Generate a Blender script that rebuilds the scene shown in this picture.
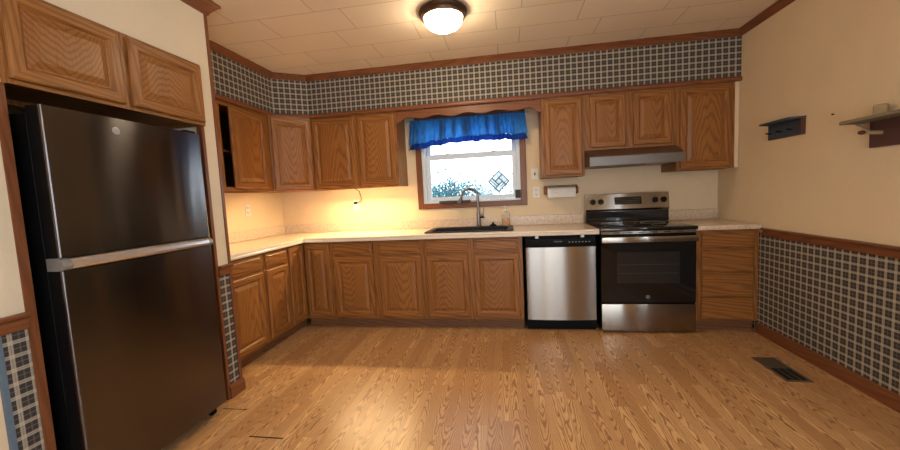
import bpy, bmesh, math, random
from mathutils import Vector, Matrix, Euler
random.seed(7)
for o in list(bpy.data.objects): bpy.data.objects.remove(o)
S = bpy.context.scene
COL = S.collection
PI = math.pi

# ------------------------------------------------------------------ camera
CX, CY, CZ = -2.03134, -3.92502, 1.26662
YAW, PITCH, ROLL, FPX = 0.15864, 0.08133, -0.04842, 363.849
def _cam():
    cy, sy, cp, sp = math.cos(YAW), math.sin(YAW), math.cos(PITCH), math.sin(PITCH)
    f = Vector((-sy*cp, cy*cp, -sp)); r = Vector((cy, sy, 0)); u = r.cross(f)
    c, s = math.cos(ROLL), math.sin(ROLL)
    R = c*r + s*u; U = -s*r + c*u
    cd = bpy.data.cameras.new('camera'); co = bpy.data.objects.new('camera', cd); COL.objects.link(co)
    cd.sensor_width = 36.0; cd.lens = FPX/900*36; cd.clip_start = .02
    m = Matrix((R, U, -f)).transposed().to_4x4(); m.translation = (CX, CY, CZ)
    co.matrix_world = m
    S.camera = co
_cam()

# ------------------------------------------------------------------ world, lights, exposure
W = bpy.data.worlds.new('overcast_sky'); S.world = W; W.use_nodes = True
bg = W.node_tree.nodes['Background']
bg.inputs[0].default_value = (.80, .92, 1.0, 1); bg.inputs[1].default_value = 3.4
S.view_settings.view_transform = 'Standard'; S.view_settings.look = 'None'
S.view_settings.gamma = 1; S.view_settings.use_curve_mapping = False
S.view_settings.exposure = 0.24
LAMP_STRENGTH = 62.0
STRIP_STRENGTH = 270.0
def area(name, loc, rot, sx, sy, power, color):
    l = bpy.data.lights.new(name, 'AREA'); l.shape = 'RECTANGLE'; l.size = sx; l.size_y = sy
    l.energy = power; l.color = color
    o = bpy.data.objects.new(name, l); COL.objects.link(o); o.location = loc; o.rotation_euler = rot
    return o
# added fill daylight, through an added, unseen glass door behind the camera
area('rear_fill_daylight', (-1.7, -6.25, 1.1), (math.radians(90), 0, 0), 2.2, 2.0, 30, (.80, .90, 1.0))
# added cool fill for the near floor, through an added, unseen side window
area('side_fill_daylight', (.30, -3.95, 1.45), (0, math.radians(90), 0), 1.1, 1.3, 36, (.78, .89, 1.0))
# lamp of the dining end, behind the camera
pl = bpy.data.lights.new('dining_lamp', 'POINT'); pl.energy = 28; pl.color = (1, .78, .54); pl.shadow_soft_size = .18
po = bpy.data.objects.new('dining_lamp', pl); COL.objects.link(po); po.location = (-1.5, -4.9, 2.05)

# ------------------------------------------------------------------ node helper
class NT:
    def __init__(s, name):
        s.m = bpy.data.materials.new(name); s.m.use_nodes = True
        s.t = s.m.node_tree; s.t.nodes.clear()
        s.out = s.n('ShaderNodeOutputMaterial'); s.b = s.n('ShaderNodeBsdfPrincipled')
        s.l(s.b.outputs[0], s.out.inputs[0])
    def n(s, k, **kw):
        x = s.t.nodes.new(k)
        for a, v in kw.items(): setattr(x, a, v)
        return x
    def l(s, a, b): s.t.links.new(a, b)
    def put(s, sock, v):
        if hasattr(v, 'is_output') or isinstance(v, bpy.types.NodeSocket): s.l(v, sock)
        else: sock.default_value = v
    def math(s, op, a, b=None, c=None):
        x = s.n('ShaderNodeMath', operation=op)
        s.put(x.inputs[0], a)
        if b is not None: s.put(x.inputs[1], b)
        if c is not None: s.put(x.inputs[2], c)
        return x.outputs[0]
    def vmath(s, op, a, b):
        x = s.n('ShaderNodeVectorMath', operation=op); s.put(x.inputs[0], a); s.put(x.inputs[1], b); return x.outputs[0]
    def obj(s): return s.n('ShaderNodeTexCoord').outputs['Object']
    def rnd(s): return s.n('ShaderNodeObjectInfo').outputs['Random']
    def sep(s, v):
        x = s.n('ShaderNodeSeparateXYZ'); s.l(v, x.inputs[0]); return x.outputs
    def comb(s, x, y, z):
        c = s.n('ShaderNodeCombineXYZ'); s.put(c.inputs[0], x); s.put(c.inputs[1], y); s.put(c.inputs[2], z); return c.outputs[0]
    def noise(s, v, scale, detail=2, rough=.5, dist=0):
        x = s.n('ShaderNodeTexNoise'); s.l(v, x.inputs['Vector']); x.inputs['Scale'].default_value = scale
        x.inputs['Detail'].default_value = detail; x.inputs['Roughness'].default_value = rough; x.inputs['Distortion'].default_value = dist
        return x.outputs['Fac']
    def mix(s, f, a, b, mode='MIX'):
        x = s.n('ShaderNodeMix', data_type='RGBA', blend_type=mode)
        s.put(x.inputs['Factor'], f); s.put(x.inputs['A'], a); s.put(x.inputs['B'], b); return x.outputs['Result']
    def ramp(s, f, p0, p1, lo=0., hi=1.):
        x = s.n('ShaderNodeMapRange'); s.put(x.inputs[0], f)
        x.inputs[1].default_value = p0; x.inputs[2].default_value = p1; x.inputs[3].default_value = lo; x.inputs[4].default_value = hi
        return x.outputs[0]
    def bump(s, h, strength, dist=.002):
        x = s.n('ShaderNodeBump'); x.inputs['Strength'].default_value = strength; x.inputs['Distance'].default_value = dist
        s.l(h, x.inputs['Height']); s.l(x.outputs[0], s.b.inputs['Normal'])
    def set(s, **kw):
        for k, v in kw.items(): s.put(s.b.inputs[k.replace('_', ' ')], v)
        return s
def C(r, g, b): return (r, g, b, 1)

def plain(name, col, rough=.5, metal=0., spec=.5, **kw):
    t = NT(name); v = t.obj(); n = t.noise(v, 60, 3)
    c = t.mix(t.ramp(n, .3, .7), C(*[x*.93 for x in col]), C(*[min(1, x*1.05) for x in col]))
    t.set(Base_Color=c, Roughness=rough, Metallic=metal)
    t.b.inputs['Specular IOR Level'].default_value = spec
    for k, w in kw.items(): t.put(t.b.inputs[k.replace('_', ' ')], w)
    return t.m

def oak(name, axis, light, dark, rough=.42, contrast=.62):
    t = NT(name)
    r = t.rnd(); p = t.vmath('ADD', t.obj(), t.comb(t.math('MULTIPLY', r, 9.1), t.math('MULTIPLY', r, 17.3), t.math('MULTIPLY', r, 5.7)))
    sc = [1., 1., 1.]; sc[axis] = .09
    q = t.vmath('MULTIPLY', p, tuple(sc))
    w = t.n('ShaderNodeTexWave', wave_type='BANDS', bands_direction='DIAGONAL', wave_profile='SIN')
    t.l(q, w.inputs['Vector']); w.inputs['Scale'].default_value = 22; w.inputs['Distortion'].default_value = 15
    w.inputs['Detail'].default_value = 1.5; w.inputs['Detail Scale'].default_value = .4; w.inputs['Detail Roughness'].default_value = .45
    ring = t.math('POWER', w.outputs['Fac'], 2.2)
    sc2 = [1., 1., 1.]; sc2[axis] = .035
    pores = t.noise(t.vmath('MULTIPLY', p, tuple(sc2)), 260, 3, .6)
    tone = t.noise(q, 5, 2)
    f = t.math('ADD', t.math('MULTIPLY', ring, contrast), t.ramp(tone, .3, .7, 0, .25))
    c = t.mix(f, C(*light), C(*dark))
    c = t.mix(t.ramp(pores, .52, .70, 0, .45), c, C(dark[0]*.6, dark[1]*.6, dark[2]*.6))
    t.set(Base_Color=c, Roughness=rough); t.b.inputs['Specular IOR Level'].default_value = .32
    t.b.inputs['Coat Weight'].default_value = .03; t.b.inputs['Coat Roughness'].default_value = .2
    t.bump(pores, .12, .001)
    return t.m
OL, OD = (.315, .128, .031), (.140, .048, .011)
OAKX, OAKY, OAKZ = [oak('oak_grain_'+'xyz'[a], a, OL, OD) for a in range(3)]
TL, TD = (.21, .076, .030), (.12, .040, .016)
TRIMX, TRIMY, TRIMZ = [oak('stained_trim_'+'xyz'[a], a, TL, TD, .35, .5) for a in range(3)]
def cathedral(t, xl, zl, r1, r2, A, B, nv, nscale, namt):
    """flat-sawn growth rings: nested arches along zl, crossing distance xl"""
    n = t.noise(nv, nscale, 2, .5)
    sgn = t.math('SUBTRACT', t.math('MULTIPLY', t.math('GREATER_THAN', r1, .5), 2.), 1.)
    a = t.math('MULTIPLY', t.math('MULTIPLY', sgn, t.math('ADD', t.math('MULTIPLY', r2, .8), .35)), A)
    ph = t.math('ADD', t.math('MULTIPLY', zl, a), t.math('MULTIPLY', t.math('MULTIPLY', xl, xl), B))
    ph = t.math('ADD', ph, t.math('MULTIPLY', n, namt))
    w = t.math('MULTIPLY_ADD', t.math('SINE', t.math('MULTIPLY', ph, 6.2832)), .5, .5)
    return t.math('POWER', w, 2.4)

def oak_panel(name, light, dark, rough=.42):
    t = NT(name); r = t.rnd(); g = t.n('ShaderNodeTexCoord').outputs['Generated']; gx, gy, gz = t.sep(g)
    r2 = t.math('FRACT', t.math('MULTIPLY', r, 37.7)); r3 = t.math('FRACT', t.math('MULTIPLY', r, 91.3))
    p = t.vmath('ADD', t.obj(), t.comb(t.math('MULTIPLY', r, 9.1), t.math('MULTIPLY', r, 17.3), t.math('MULTIPLY', r, 5.7)))
    xl = t.math('ADD', t.math('SUBTRACT', gx, .5), t.math('MULTIPLY', t.math('SUBTRACT', r3, .5), .5))
    ring = cathedral(t, xl, gz, r2, r3, 8., 20., t.vmath('MULTIPLY', p, (1, 1, .16)), 16, 2.4)
    pores = t.noise(t.vmath('MULTIPLY', p, (1, 1, .035)), 260, 3, .6)
    tone = t.noise(t.vmath('MULTIPLY', p, (1, 1, .1)), 9, 2)
    c = t.mix(t.math('ADD', t.math('MULTIPLY', ring, .55), t.ramp(tone, .3, .7, 0, .25)), C(*light), C(*dark))
    c = t.mix(t.ramp(pores, .52, .70, 0, .45), c, C(dark[0]*.6, dark[1]*.6, dark[2]*.6))
    t.set(Base_Color=c, Roughness=rough); t.b.inputs['Specular IOR Level'].default_value = .32; t.b.inputs['Coat Weight'].default_value = .03; t.b.inputs['Coat Roughness'].default_value = .2
    t.bump(pores, .12, .001); return t.m
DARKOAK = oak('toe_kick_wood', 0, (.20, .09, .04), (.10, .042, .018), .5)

def floor_mat():
    t = NT('oak_strip_laminate'); x, y, z = t.sep(t.obj())
    wS, LB = .066, .56
    i = t.math('FLOOR', t.math('DIVIDE', x, wS))
    wn = t.n('ShaderNodeTexWhiteNoise', noise_dimensions='1D'); t.l(i, wn.inputs['W'])
    yy = t.math('ADD', y, t.math('MULTIPLY', wn.outputs['Value'], 3.7))
    j = t.math('FLOOR', t.math('DIVIDE', yy, LB))
    w2 = t.n('ShaderNodeTexWhiteNoise', noise_dimensions='2D'); t.l(t.comb(i, j, 0.), w2.inputs['Vector'])
    rv = w2.outputs['Value']; rc = t.sep(w2.outputs['Color'])
    xl = t.math('ADD', t.math('SUBTRACT', t.math('FRACT', t.math('DIVIDE', x, wS)), .5), t.math('MULTIPLY', t.math('SUBTRACT', rc[2], .5), 1.3))
    yl = t.math('FRACT', t.math('DIVIDE', yy, LB))
    nv = t.comb(t.math('ADD', x, t.math('MULTIPLY', rv, 31.)), t.math('MULTIPLY', y, .35), t.math('MULTIPLY', rc[1], 11.))
    ring = cathedral(t, xl, yl, rc[1], rv, 6.5, 8.5, nv, 24, 2.4)
    pores = t.noise(t.comb(x, t.math('MULTIPLY', y, .04), rv), 240, 3, .6)
    base = t.mix(rc[0], C(.67, .405, .190), C(.49, .262, .112))
    c = t.mix(t.math('MULTIPLY', ring, .9), base, C(.235, .105, .042))
    c = t.mix(t.ramp(pores, .52, .72, 0, .3), c, C(.20, .08, .03))
    fx = t.math('FRACT', t.math('DIVIDE', x, wS*3))
    gap = t.math('MAXIMUM', t.math('LESS_THAN', fx, .010), t.math('MULTIPLY', t.math('LESS_THAN', yl, .005), .5))
    c = t.mix(t.math('MULTIPLY', gap, .55), c, C(.09, .04, .016))
    t.set(Base_Color=c, Roughness=t.ramp(pores, .3, .7, .27, .36))
    t.bump(ring, .04, .001)
    return t.m
FLOOR = floor_mat()
OAKP = oak_panel('oak_raised_panel', OL, OD)

def cream_nodes(t, col=(.74, .595, .40)):
    v = t.obj(); n = t.noise(v, 2.2, 4, .6); f = t.noise(t.vmath('MULTIPLY', v, (1, 1, .35)), 95, 3)
    c = t.mix(t.ramp(n, .3, .7), C(*col), C(*[k*.92 for k in col]))
    c = t.mix(t.ramp(f, .35, .7, 0, .22), c, C(col[0]*.85, col[1]*.82, col[2]*.76))
    return c, f
def cream(name='cream_wallpaper', col=(.74, .595, .40)):
    t = NT(name); c, f = cream_nodes(t, col); t.set(Base_Color=c, Roughness=.62); t.bump(f, .15, .001); return t.m
CREAM = cream()
CREAM_PALE = cream('pale_cream_paint', (.70, .60, .45))

def plaid(name, ax, ay=0., P=.0525):
    """plaid wallpaper; horizontal coordinate = ax*x + ay*y"""
    t = NT(name); x, y, z = t.sep(t.obj())
    u = t.math('ADD', t.math('MULTIPLY', x, ax), t.math('MULTIPLY', y, ay))
    def band(v):
        k = t.math('FRACT', t.math('ADD', t.math('DIVIDE', v, P), 40.))
        def win(a, b): return t.math('MULTIPLY', t.math('GREATER_THAN', k, a), t.math('LESS_THAN', k, b))
        return t.math('ADD', t.math('MULTIPLY', win(.0, .28), .52), t.math('SUBTRACT', t.math('MULTIPLY', win(.60, .70), .10), t.math('MULTIPLY', win(.12, .17), .14)))
    a, b = band(u), band(z)
    v = t.math('SUBTRACT', 1., t.math('MULTIPLY', t.math('SUBTRACT', 1., a), t.math('SUBTRACT', 1., b)))
    c = t.mix(v, C(.046, .040, .039), C(.53, .47, .375))
    t.set(Base_Color=c, Roughness=.7); t.b.inputs['Specular IOR Level'].default_value = .12
    return t.m
PLAIDX = plaid('plaid_wallpaper_back', 1); PLAIDY = plaid('plaid_wallpaper_side', 0, 1)
PLAIDD = plaid('plaid_wallpaper_corner', .7071, .7071)

def ceiling_mat():
    t = NT('ceiling_tiles'); v = t.obj()
    b = t.n('ShaderNodeTexBrick'); t.l(t.vmath('ADD', v, (.055, .0, 0)), b.inputs['Vector'])
    b.offset = .3; b.inputs['Scale'].default_value = 1; b.inputs['Brick Width'].default_value = .61; b.inputs['Row Height'].default_value = .3
    b.inputs['Mortar Size'].default_value = .0035; b.inputs['Mortar Smooth'].default_value = .3
    b.inputs['Color1'].default_value = C(.80, .69, .54); b.inputs['Color2'].default_value = C(.77, .66, .51); b.inputs['Mortar'].default_value = C(.44, .36, .26)
    n = t.noise(v, 140, 3); m = t.noise(v, 1.6, 3)
    c = t.mix(t.ramp(m, .35, .7, 0, .2), b.outputs['Color'], C(.52, .43, .31))
    t.set(Base_Color=c, Roughness=.7); t.bump(n, .1, .001)
    return t.m
CEIL = ceiling_mat()

def counter_mat():
    t = NT('speckled_laminate'); v = t.obj()
    a = t.noise(v, 55, 4, .65); b = t.noise(v, 210, 2)
    c = t.mix(t.ramp(a, .38, .64), C(.70, .56, .43), C(.50, .375, .27))
    c = t.mix(t.ramp(b, .55, .7, 0, .5), c, C(.78, .70, .60))
    t.set(Base_Color=c, Roughness=.28); return t.m
COUNTER = counter_mat()

def steel(name, col, rough, aniso=.0, rot=.25, ax='Z'):
    t = NT(name); x, y, z = t.sep(t.obj())
    s = t.noise(t.comb(t.math('MULTIPLY', x, 2.), t.math('MULTIPLY', y, 2.), t.math('MULTIPLY', z, 160.)), 4, 3)
    c = t.mix(t.ramp(s, .3, .7), C(*[k*.93 for k in col]), C(*col))
    t.set(Base_Color=c, Metallic=1., Roughness=rough)
    if aniso:
        t.b.inputs['Anisotropic'].default_value = aniso; t.b.inputs['Anisotropic Rotation'].default_value = rot
        g = t.n('ShaderNodeTangent', direction_type='RADIAL', axis=ax); t.l(g.outputs[0], t.b.inputs['Tangent'])
    return t.m
STEEL = steel('brushed_stainless', (.335, .30, .265), .21, 1.0, .25)
FSTEEL = steel('fridge_stainless', (.155, .148, .152), .15, 1.0, .25)
HSTEEL = steel('polished_handle_steel', (.80, .83, .90), .28)
HOODM = steel('hood_steel', (.30, .25, .21), .45)  # brownish reflection on the hood slope is put into the steel colour
NICKEL = steel('brushed_nickel', (.20, .185, .175), .30)
BLACK = plain('black_plastic', (.004, .004, .0045), .5, 0., .1)
BLACKGLASS = plain('black_glass', (.004, .004, .005), .06)
OVENGLASS = plain('oven_window_glass', (.018, .016, .015), .10)
SINKM = plain('black_composite', (.009, .010, .014), .45, 0., .22)
WHITE = plain('white_plastic', (.72, .71, .67), .4)
VINYL = plain('white_vinyl', (.64, .71, .79), .4)
DIMMARK = plain('dim_grey_print', (.10, .10, .105), .5)
GREYMARK = plain('grey_print', (.35, .35, .36), .5)
BRONZE = plain('oil_rubbed_bronze', (.085, .052, .032), .35, .7)
PAPER = plain('paper_towel_white', (.82, .80, .77), .9)
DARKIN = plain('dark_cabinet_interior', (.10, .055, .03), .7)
NAVY = plain('navy_paint', (.036, .056, .085), .6)
REDBROWN = plain('red_brown_paint', (.075, .028, .022), .55)
SAGE = plain('grey_green_paint', (.20, .175, .115), .6)
BLOCK = plain('pale_wood_block', (.36, .27, .15), .6)
BLUETRIM = plain('blue_grey_paint', (.10, .15, .21), .6)
VENTM = plain('brown_register_metal', (.15, .10, .065), .45, .3)
GREYV = plain('grey_register_louver', (.12, .095, .07), .45, .3)
DARK = plain('dark_void', (.01, .009, .008), .9)
KNOBM = plain('black_knob', (.006, .006, .006), .4, 0., .2)

def glow(name, col, strength):
    t = NT(name); n = t.noise(t.obj(), 9, 3)
    e = t.n('ShaderNodeEmission'); t.l(t.mix(t.ramp(n, .3, .7, 0, .12), C(*col), C(col[0], col[1]*.93, col[2]*.85)), e.inputs[0]); e.inputs[1].default_value = strength
    t.l(e.outputs[0], t.out.inputs[0]); return t.m
BOWLM = glow('lit_frosted_glass', (1, .79, .53), LAMP_STRENGTH)
STRIPW = glow('fill_strip_lens', (1, .72, .38), STRIP_STRENGTH*.22)  # lens of the strip lamp added for the left wall
STRIPM = glow('lit_strip_lens', (1, .70, .34), STRIP_STRENGTH)

def glass_mat():
    t = NT('window_glass'); tr = t.n('ShaderNodeBsdfTransparent'); g = t.n('ShaderNodeBsdfGlossy'); g.inputs['Roughness'].default_value = .02
    m = t.n('ShaderNodeMixShader'); m.inputs[0].default_value = .05; t.l(tr.outputs[0], m.inputs[1]); t.l(g.outputs[0], m.inputs[2]); t.l(m.outputs[0], t.out.inputs[0])
    return t.m
GLASS = glass_mat()
def clear_plastic(name, col, tr_=.7):
    t = NT(name); t.set(Base_Color=C(*col), Roughness=.15)
    tr = t.n('ShaderNodeBsdfTransparent'); tr.inputs[0].default_value = C(*col)
    m = t.n('ShaderNodeMixShader'); m.inputs[0].default_value = tr_
    t.l(t.b.outputs[0], m.inputs[1]); t.l(tr.outputs[0], m.inputs[2]); t.l(m.outputs[0], t.out.inputs[0]); return t.m
CLEAR = clear_plastic('clear_bottle', (.9, .88, .84), .8)
AMBER = clear_plastic('amber_soap', (.78, .33, .04), .05)

def curtain_mat(name, col):
    t = NT(name); x, y, z = t.sep(t.obj())
    n = t.noise(t.comb(t.math('MULTIPLY', x, 1.), 0., t.math('MULTIPLY', z, .25)), 60, 3)
    c = t.mix(t.ramp(n, .35, .65), C(*col), C(col[0]*.6, col[1]*.7, col[2]*.8))
    d = t.n('ShaderNodeBsdfDiffuse'); tl = t.n('ShaderNodeBsdfTranslucent'); t.l(c, d.inputs[0]); t.l(c, tl.inputs[0])
    m = t.n('ShaderNodeMixShader'); m.inputs[0].default_value = .75
    t.l(d.outputs[0], m.inputs[1]); t.l(tl.outputs[0], m.inputs[2]); t.l(m.outputs[0], t.out.inputs[0]); return t.m
CURT = curtain_mat('sheer_blue_cloth', (.17, .54, .95))
HEMM = curtain_mat('blue_hem_cloth', (.06, .19, .62))
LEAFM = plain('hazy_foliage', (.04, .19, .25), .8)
BARKM = plain('tree_bark', (.12, .12, .11), .9)
GRASS = plain('yard_grass', (.10, .20, .12), .9)

# ------------------------------------------------------------------ mesh builder
class MB:
    def __init__(s): s.bm = bmesh.new(); s.mats = []
    def mi(s, m):
        if m not in s.mats: s.mats.append(m)
        return s.mats.index(m)
    def face(s, vs, mat, smooth=False):
        try: f = s.bm.faces.new(vs)
        except ValueError: return None
        f.material_index = s.mi(mat); f.smooth = smooth; return f
    def box(s, x0, x1, y0, y1, z0, z1, mat, bev=0., seg=1):
        x0, x1 = min(x0, x1), max(x0, x1); y0, y1 = min(y0, y1), max(y0, y1); z0, z1 = min(z0, z1), max(z0, z1)
        v = [s.bm.verts.new(p) for p in ((x0,y0,z0),(x1,y0,z0),(x1,y1,z0),(x0,y1,z0),(x0,y0,z1),(x1,y0,z1),(x1,y1,z1),(x0,y1,z1))]
        fs = [s.face([v[i] for i in q], mat) for q in ((3,2,1,0),(4,5,6,7),(0,1,5,4),(1,2,6,5),(2,3,7,6),(3,0,4,7))]
        if bev:
            es = {e for f in fs for e in f.edges}
            r = bmesh.ops.bevel(s.bm, geom=list(es), offset=bev, segments=seg, profile=.5, affect='EDGES')
            k = s.mi(mat)
            for f in r['faces']: f.material_index = k; f.smooth = seg > 1
        return s
    def prism(s, pts, axis, a, b, mat, smooth=False):
        """pts: 2D outline; extruded along axis (0:x -> pts are (y,z), 1:y -> (x,z), 2:z -> (x,y))"""
        def P(p, t):
            return (t, p[0], p[1]) if axis == 0 else (p[0], t, p[1]) if axis == 1 else (p[0], p[1], t)
        A = [s.bm.verts.new(P(p, a)) for p in pts]; B = [s.bm.verts.new(P(p, b)) for p in pts]
        n = len(pts)
        s.face(A, mat); s.face(B[::-1], mat)
        for i in range(n): s.face([A[i], B[i], B[(i+1) % n], A[(i+1) % n]], mat, smooth)
        return s
    def lathe(s, prof, cx, cy, mat, n=32, smooth=True, sc=(1, 1), M=None):
        """prof: (radius, z)"""
        rings = []
        for r, z in prof:
            ring = []
            for i in range(n if r > 1e-6 else 1):
                a = 2*PI*i/n; p = Vector((cx + r*math.cos(a)*sc[0], cy + r*math.sin(a)*sc[1], z))
                if M is not None: p = M @ p
                ring.append(s.bm.verts.new(p))
            rings.append(ring)
        for a, b in zip(rings, rings[1:]):
            for i in range(n):
                j = (i+1) % n
                q = [a[i % len(a)], a[j % len(a)], b[j % len(b)], b[i % len(b)]]
                u = []
                for v in q:
                    if v not in u: u.append(v)
                if len(u) >= 3: s.face(u, mat, smooth)
        for ring in (rings[0], rings[-1]):
            if len(ring) > 2: s.face(ring, mat)
        return s
    def cyl(s, p0, p1, r, mat, n=16, r1=None):
        p0, p1 = Vector(p0), Vector(p1); d = p1-p0
        M = Matrix.Translation(p0) @ d.to_track_quat('Z', 'Y').to_matrix().to_4x4()
        return s.lathe([(r, 0), (r if r1 is None else r1, d.length)], 0, 0, mat, n, True, M=M)
    def tube(s, pts, r, mat, n=10):
        pts = [Vector(p) for p in pts]; rings = []; N = None
        for i, p in enumerate(pts):
            t = (pts[min(i+1, len(pts)-1)] - pts[max(i-1, 0)]).normalized()
            if N is None: N = t.orthogonal().normalized()
            else: N = (N - t*N.dot(t)).normalized()
            B = t.cross(N); rr = r[i] if isinstance(r, (list, tuple)) else r
            rings.append([s.bm.verts.new(p + rr*(math.cos(2*PI*k/n)*N + math.sin(2*PI*k/n)*B)) for k in range(n)])
        for a, b in zip(rings, rings[1:]):
            for i in range(n): s.face([a[i], a[(i+1) % n], b[(i+1) % n], b[i]], mat, True)
        s.face(rings[0][::-1], mat); s.face(rings[-1], mat)
        return s
    def sweep(s, prof, path, mats, closed=False):
        """prof: (out, z) section; path: xy points; 'out' is to the RIGHT of the direction of travel"""
        path = [Vector(p).to_2d() for p in path]; n = len(path); rings = []
        for i, p in enumerate(path):
            d0 = (p - path[i-1]).normalized() if i > 0 else None; d1 = (path[i+1]-p).normalized() if i < n-1 else None
            d0 = d0 or d1; d1 = d1 or d0
            n0 = Vector((d0.y, -d0.x)); n1 = Vector((d1.y, -d1.x)); m = (n0+n1); m = m/ m.dot(n0) if m.length > 1e-6 else n0
            rings.append([s.bm.verts.new((p.x+m.x*o, p.y+m.y*o, z)) for o, z in prof])
        k = len(prof)
        for i, (a, b) in enumerate(zip(rings, rings[1:])):
            mt = mats[i] if isinstance(mats, (list, tuple)) else mats
            for j in range(k): s.face([a[j], a[(j+1) % k], b[(j+1) % k], b[j]], mt)
        m0 = mats[0] if isinstance(mats, (list, tuple)) else mats
        s.face(rings[0][::-1], m0); s.face(rings[-1], m0)
        return s
    def build(s, name, parent=None, loc=(0, 0, 0), fix=True):
        if fix: bmesh.ops.recalc_face_normals(s.bm, faces=s.bm.faces[:])
        me = bpy.data.meshes.new(name); s.bm.to_mesh(me); s.bm.free()
        for m in s.mats: me.materials.append(m)
        if any(p.use_smooth for p in me.polygons): me.set_sharp_from_angle(angle=math.radians(28))
        o = bpy.data.objects.new(name, me); COL.objects.link(o); o.location = loc
        if parent: o.parent = parent
        return o
def tag(o, label, cat, group=None, kind=None):
    o['label'] = label; o['category'] = cat
    if group: o['group'] = group
    if kind: o['kind'] = kind
    return o
def thing(name, label, cat, loc=(0, 0, 0), rz=0., group=None):
    o = bpy.data.objects.new(name, None); COL.objects.link(o); o.location = loc; o.rotation_euler = (0, 0, rz)
    o.empty_display_size = .1
    return tag(o, label, cat, group)
def struct(name, mb, label, cat): return tag(mb.build(name), label, cat, kind='structure')
def bx(*a, **k): return MB().box(*a, **k)
def text_mesh(name, s, size, mat, parent, loc, rot, depth=.0004):
    cu = bpy.data.curves.new(name, 'FONT'); cu.body = s; cu.size = size; cu.align_x = 'CENTER'; cu.align_y = 'CENTER'; cu.extrude = depth
    tmp = bpy.data.objects.new(name, cu); COL.objects.link(tmp)
    me = bpy.data.meshes.new_from_object(tmp.evaluated_get(bpy.context.evaluated_depsgraph_get()))
    bpy.data.objects.remove(tmp); bpy.data.curves.remove(cu)
    me.materials.clear(); me.materials.append(mat)
    o = bpy.data.objects.new(name, me); COL.objects.link(o); o.parent = parent; o.location = loc; o.rotation_euler = rot
    return o

# ------------------------------------------------------------------ the room
XL, XP = -4.64, -3.881          # kitchen left wall; face of the stub walls round the fridge
HC = 2.555                      # ceiling
RAIL = .85                      # top of the wallpaper under the rail
YR = -6.0
WX0, WX1, WZ0, WZ1 = -2.945, -1.875, 1.175, 2.10      # window opening
struct('floor', bx(XL-.15, .15, YR-.15, .15, -.1, 0, FLOOR), 'oak strip laminate floor', 'floor')
struct('ceiling', bx(XL-.15, .15, YR-.15, .15, HC, HC+.1, CEIL), 'cream tiled ceiling', 'ceiling')
m = MB()
m.box(XL-.15, WX0, 0, .15, 0, HC, CREAM); m.box(WX1, .15, 0, .15, 0, HC, CREAM)
m.box(WX0, WX1, 0, .15, 0, WZ0, CREAM); m.box(WX0, WX1, 0, .15, WZ1, HC, CREAM)
struct('wall_back', m, 'cream papered wall behind the sink and the range', 'wall')
struct('wall_left', bx(XL-.15, XL, YR, 0, 0, HC, CREAM), 'cream wall at the left end of the worktop', 'wall')
m = MB(); m.box(0, .15, -3.3, 0, RAIL, HC, CREAM); m.box(0, .15, YR, -4.6, RAIL, HC, CREAM); m.box(0, .15, YR, 0, 0, RAIL, PLAIDY)
m.box(0, .15, -4.6, -3.3, 2.0, HC, CREAM); m.box(0, .15, -4.6, -3.3, RAIL, .9, CREAM)
struct('wall_right', m, 'right wall, cream above the rail and plaid below it', 'wall')
m = MB()   # rear wall with the opening of the added glass door
m.box(XL-.15, -2.8, YR-.15, YR, 0, HC, CREAM); m.box(-.6, .15, YR-.15, YR, 0, HC, CREAM); m.box(-2.8, -.6, YR-.15, YR, 2.1, HC, CREAM)
struct('wall_rear', m, 'cream wall behind the camera', 'wall')
m = MB(); m.box(XL, XP, -1.887, -1.775, RAIL, HC, CREAM_PALE); m.box(XL, XP, -1.887, -1.775, 0, RAIL, PLAIDY)
struct('wall_partition', m, 'narrow stub wall between fridge and cabinets, plaid below its rail', 'wall')
m = MB(); m.box(XL, XP, -2.915, -2.80, RAIL, HC, CREAM_PALE); m.box(XL, XP-.003, -2.915, -2.80, 0, RAIL, CREAM_PALE); m.box(XP-.003, XP, -2.902, -2.80, 0, RAIL, PLAIDY)
m.box(XP-.012, XP+.003, -2.918, -2.902, 0, RAIL, BLUETRIM)
struct('wall_alcove', m, 'stub wall left of the fridge with a plaid strip and blue edge', 'wall')
struct('wall_header', bx(XL, XP, -2.80, -1.887, 2.135, HC, CREAM_PALE), 'cream wall above the fridge cabinets', 'wall')

# soffit with plaid paper over the wall cabinets
SB, SY, SX = 2.135, -.335, -4.305
K0 = (SX, -.52); K1 = (-4.03, SY)
struct('wall_soffit_back', bx(K1[0], 0, SY, 0, SB, HC, PLAIDX), 'plaid papered soffit above the back wall cabinets', 'wall')
struct('wall_soffit_left', bx(XL, SX, -1.775, K0[1], SB, HC, PLAIDY), 'plaid papered soffit above the left wall cabinets', 'wall')
struct('wall_soffit_corner', MB().prism([(XL, K0[1]), K0, K1, (K1[0], 0), (XL, 0)], 2, SB, HC, PLAIDD), 'plaid papered soffit across the corner', 'wall')
CROWN = [(0, HC-.052), (.010, HC-.052), (.016, HC-.040), (.034, HC-.018), (.046, HC-.010), (.046, HC), (0, HC)]
spath = [(SX, -1.775), K0, K1, (0, SY)]
struct('trim_crown', MB().sweep(CROWN, [(SX, -1.775), K0, K1, (0, SY), (0, YR)], [TRIMY, TRIMX, TRIMX, TRIMY]), 'stained wooden crown moulding round the kitchen ceiling', 'moulding')
BIGC = [(0, HC-.075), (.012, HC-.075), (.02, HC-.058), (.05, HC-.024), (.064, HC-.015), (.064, HC), (0, HC)]
struct('trim_crown_alcove', MB().sweep(BIGC, [(XP, -2.915), (XP, -1.775), (SX+.05, -1.775)], [TRIMY, TRIMX]), 'stained crown moulding above the fridge', 'moulding')
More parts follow.
